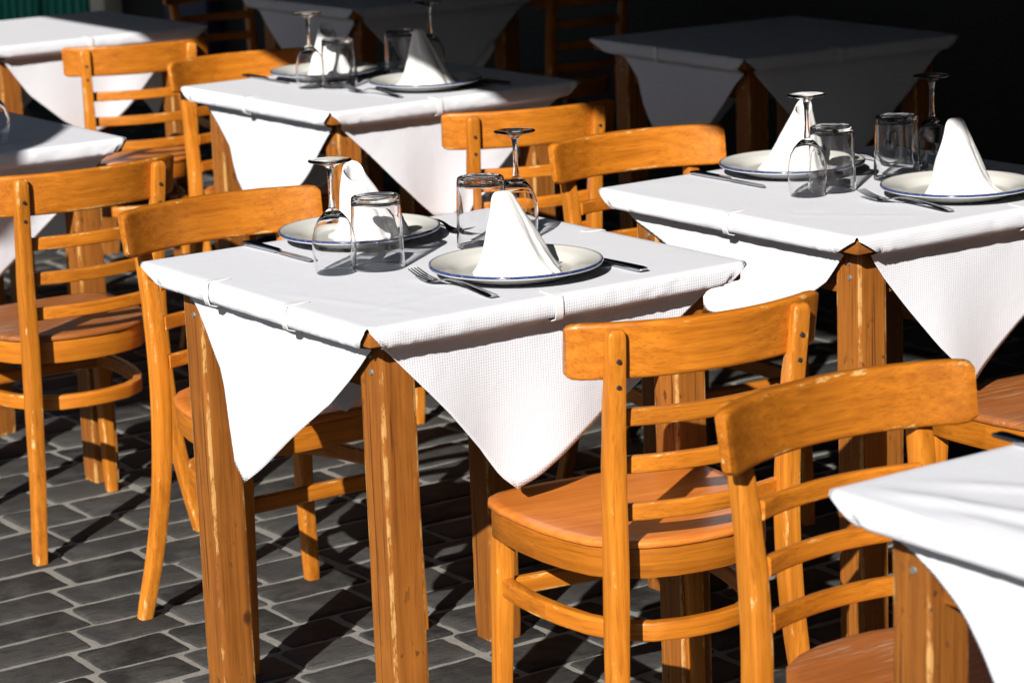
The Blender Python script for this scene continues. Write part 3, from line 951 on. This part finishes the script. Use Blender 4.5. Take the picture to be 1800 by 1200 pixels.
ware = {}
def caster(o):
    for ch in [o] + list(o.children): ch.cycles.is_caustics_caster = True
def put(key, build, mat, name, sharp=40):
    if key not in ware: ware[key] = obj(name, build(), mat, None, sharp); return ware[key]
    o = ware[key].copy(); COL.objects.link(o); return o
def plate(loc, lab):
    o = put('plate', plate_mesh, M['china'], "plate", 70); o.location = loc; o.cycles.is_caustics_receiver = True; tag(o, lab, "plate", "white plates with a blue rim")
def wine(loc, lab, rz=0):
    if 'wine' not in ware:
        r_ = empty("wine_glass")
        obj("bowl", glass_bowl(), M['thin_glass'], r_, 60); obj("stem", glass_stem(), M['glass'], r_, 60); obj("foot", glass_foot(), M['glass'], r_, 50)
        caster(r_)
        ware['wine'] = r_
    else: r_ = copy_tree(ware['wine'])
    r_.location = loc; tag(r_, lab, "wine glass", "wine glasses standing upside down")
def tumbler(loc, lab):
    if 'tum' not in ware:
        r_ = obj("tumbler", tumbler_mesh(), M['thin_glass'], None, 50)
        caster(r_)
        ware['tum'] = r_
    else: r_ = ware['tum'].copy(); COL.objects.link(r_)
    r_.location = loc; tag(r_, lab, "tumbler", "tumblers standing upside down")
def fork(loc, rz, lab):
    o = put('fork', fork_mesh, M['steel'], "fork", 50); o.location = loc; o.rotation_euler = (0, 0, rz); tag(o, lab, "fork", "steel forks")
def knife(loc, rz, lab):
    if 'knife' not in ware:
        r_ = empty("table_knife")
        obj("handle", knife_handle(), M['steel'], r_, 45); obj("blade", knife_blade(), M['steel'], r_, 45)
        ware['knife'] = r_
    else: r_ = copy_tree(ware['knife'])
    r_.location = loc; r_.rotation_euler = (0, 0, rz); tag(r_, lab, "knife", "steel table knives")
def napkin(loc, lab, rz=0, **kw):
    o = obj("napkin", napkin_mesh(**kw), M['napkin'], None, 180); o.cycles.is_caustics_receiver = True; o.location = loc; o.rotation_euler = (0, 0, rz)
    tag(o, lab, "napkin", "white napkins folded to cones")

ZT = ZC + .0022
W = {'main': "middle table", 'right': "right-hand table", 'back': "back table"}
SET = {
    'main': dict(p1=(.368, .622), p2=(.390, .172), g1=(.188, .405), t1=(.262, .390), t2=(.492, .420), g2=(.580, .440), f2=(.255, .155, .03), k2=(.546, .15, .02), k1=(.203, .625, 180), f1=(.530, .615, 176)),
    'right': dict(p1=(.362, .594), p2=(.400, .172), g1=(.214, .376), t1=(.282, .385), t2=(.452, .392), g2=(.545, .395), f2=(.262, .165, .06), k2=(.560, .15, .0), k1=(.213, .61, 178), f1=(.545, .575, 172)),
    'back': dict(p1=(.334, .575), p2=(.395, .190), g1=(.205, .430), t1=(.262, .385), t2=(.470, .415), g2=(.550, .400), f2=(.235, .185, .10), k2=(.556, .17, .0), k1=(.205, .66, 180), f1=(.52, .58, 178)),
}
for key, s in SET.items():
    w = W[key]
    plate(on(key, *s['p1'], ZT), f"blue rimmed plate behind the glasses on the {w}")
    plate(on(key, *s['p2'], ZT), f"blue rimmed plate between fork and knife on the near side of the {w}")
    wine(on(key, *s['g1'], ZT), f"upturned wine glass in front of the far plate on the {w}")
    wine(on(key, *s['g2'], ZT), f"upturned wine glass behind the near napkin on the {w}")
    tumbler(on(key, *s['t1'], ZT), f"upturned tumbler next to the front wine glass on the {w}")
    tumbler(on(key, *s['t2'], ZT), f"upturned tumbler left of the near napkin on the {w}")
    fork(on(key, s['f2'][0], s['f2'][1], ZT), s['f2'][2], f"steel fork left of the near plate on the {w}")
    knife(on(key, s['k2'][0], s['k2'][1], ZT), s['k2'][2], f"steel knife half hidden right of the near plate on the {w}")
    knife(on(key, s['k1'][0], s['k1'][1], ZT), R(s['k1'][2]), f"steel knife left of the far plate on the {w}")
    fork(on(key, s['f1'][0], s['f1'][1], ZT), R(s['f1'][2]), f"steel fork in the far plate's shadow on the {w}")
ZN = ZT + .0068
cx = Vector((.822, -.568)); cy = Vector((.547, .807))          # right / away as the photograph sees them
def tv(r_, a): return (cx.x * r_ + cy.x * a, cx.y * r_ + cy.y * a)
napkin(on('main', .392, .170, ZN), "standing white napkin on the near plate of the middle table", h=.131, tip=tv(-.023, .0), rb=.064, seam=-1.1, seed=1.0, turn=.5)
napkin(on('main', .392, .630, ZN), "standing white napkin on the far plate of the middle table, curled tip", h=.112, tip=tv(-.022, 0), rb=.060, seam=-1.4, seed=2.4, trx=.020, squash=.2, hollow=1, tilt=tv(-.006, .015), turn=.3)
napkin(on('right', .400, .167, ZN), "standing white napkin on the near plate of the right-hand table", h=.136, tip=tv(-.010, 0), rb=.062, seam=-.9, seed=3.9, trx=.017, turn=.8)
napkin(on('right', .362, .592, ZN), "leaning white napkin on the far plate of the right-hand table", h=.120, tip=tv(.022, 0), rb=.060, seam=-2.2, seed=5.2, trx=.018, squash=.2, hollow=1, tilt=tv(.004, .014), turn=.2)
napkin(on('back', .395, .187, ZN), "standing white napkin on the near plate of the back table", h=.140, tip=tv(-.016, 0), rb=.066, seam=-1.0, seed=6.1, trx=.012, turn=.6)
napkin(on('back', .352, .575, ZN), "standing white napkin on the far plate of the back table", h=.116, tip=tv(-.006, 0), rb=.058, seam=-1.9, seed=7.7, trx=.020, squash=.2, hollow=1, tilt=tv(-.004, .015), turn=.1)
knife(on('front', .290, .655, ZT), R(178), "dark looking knife on the bottom right corner table")
wine(on('leftmid', .478, .150, ZT), "upturned wine glass at the left picture edge on the shaded table")
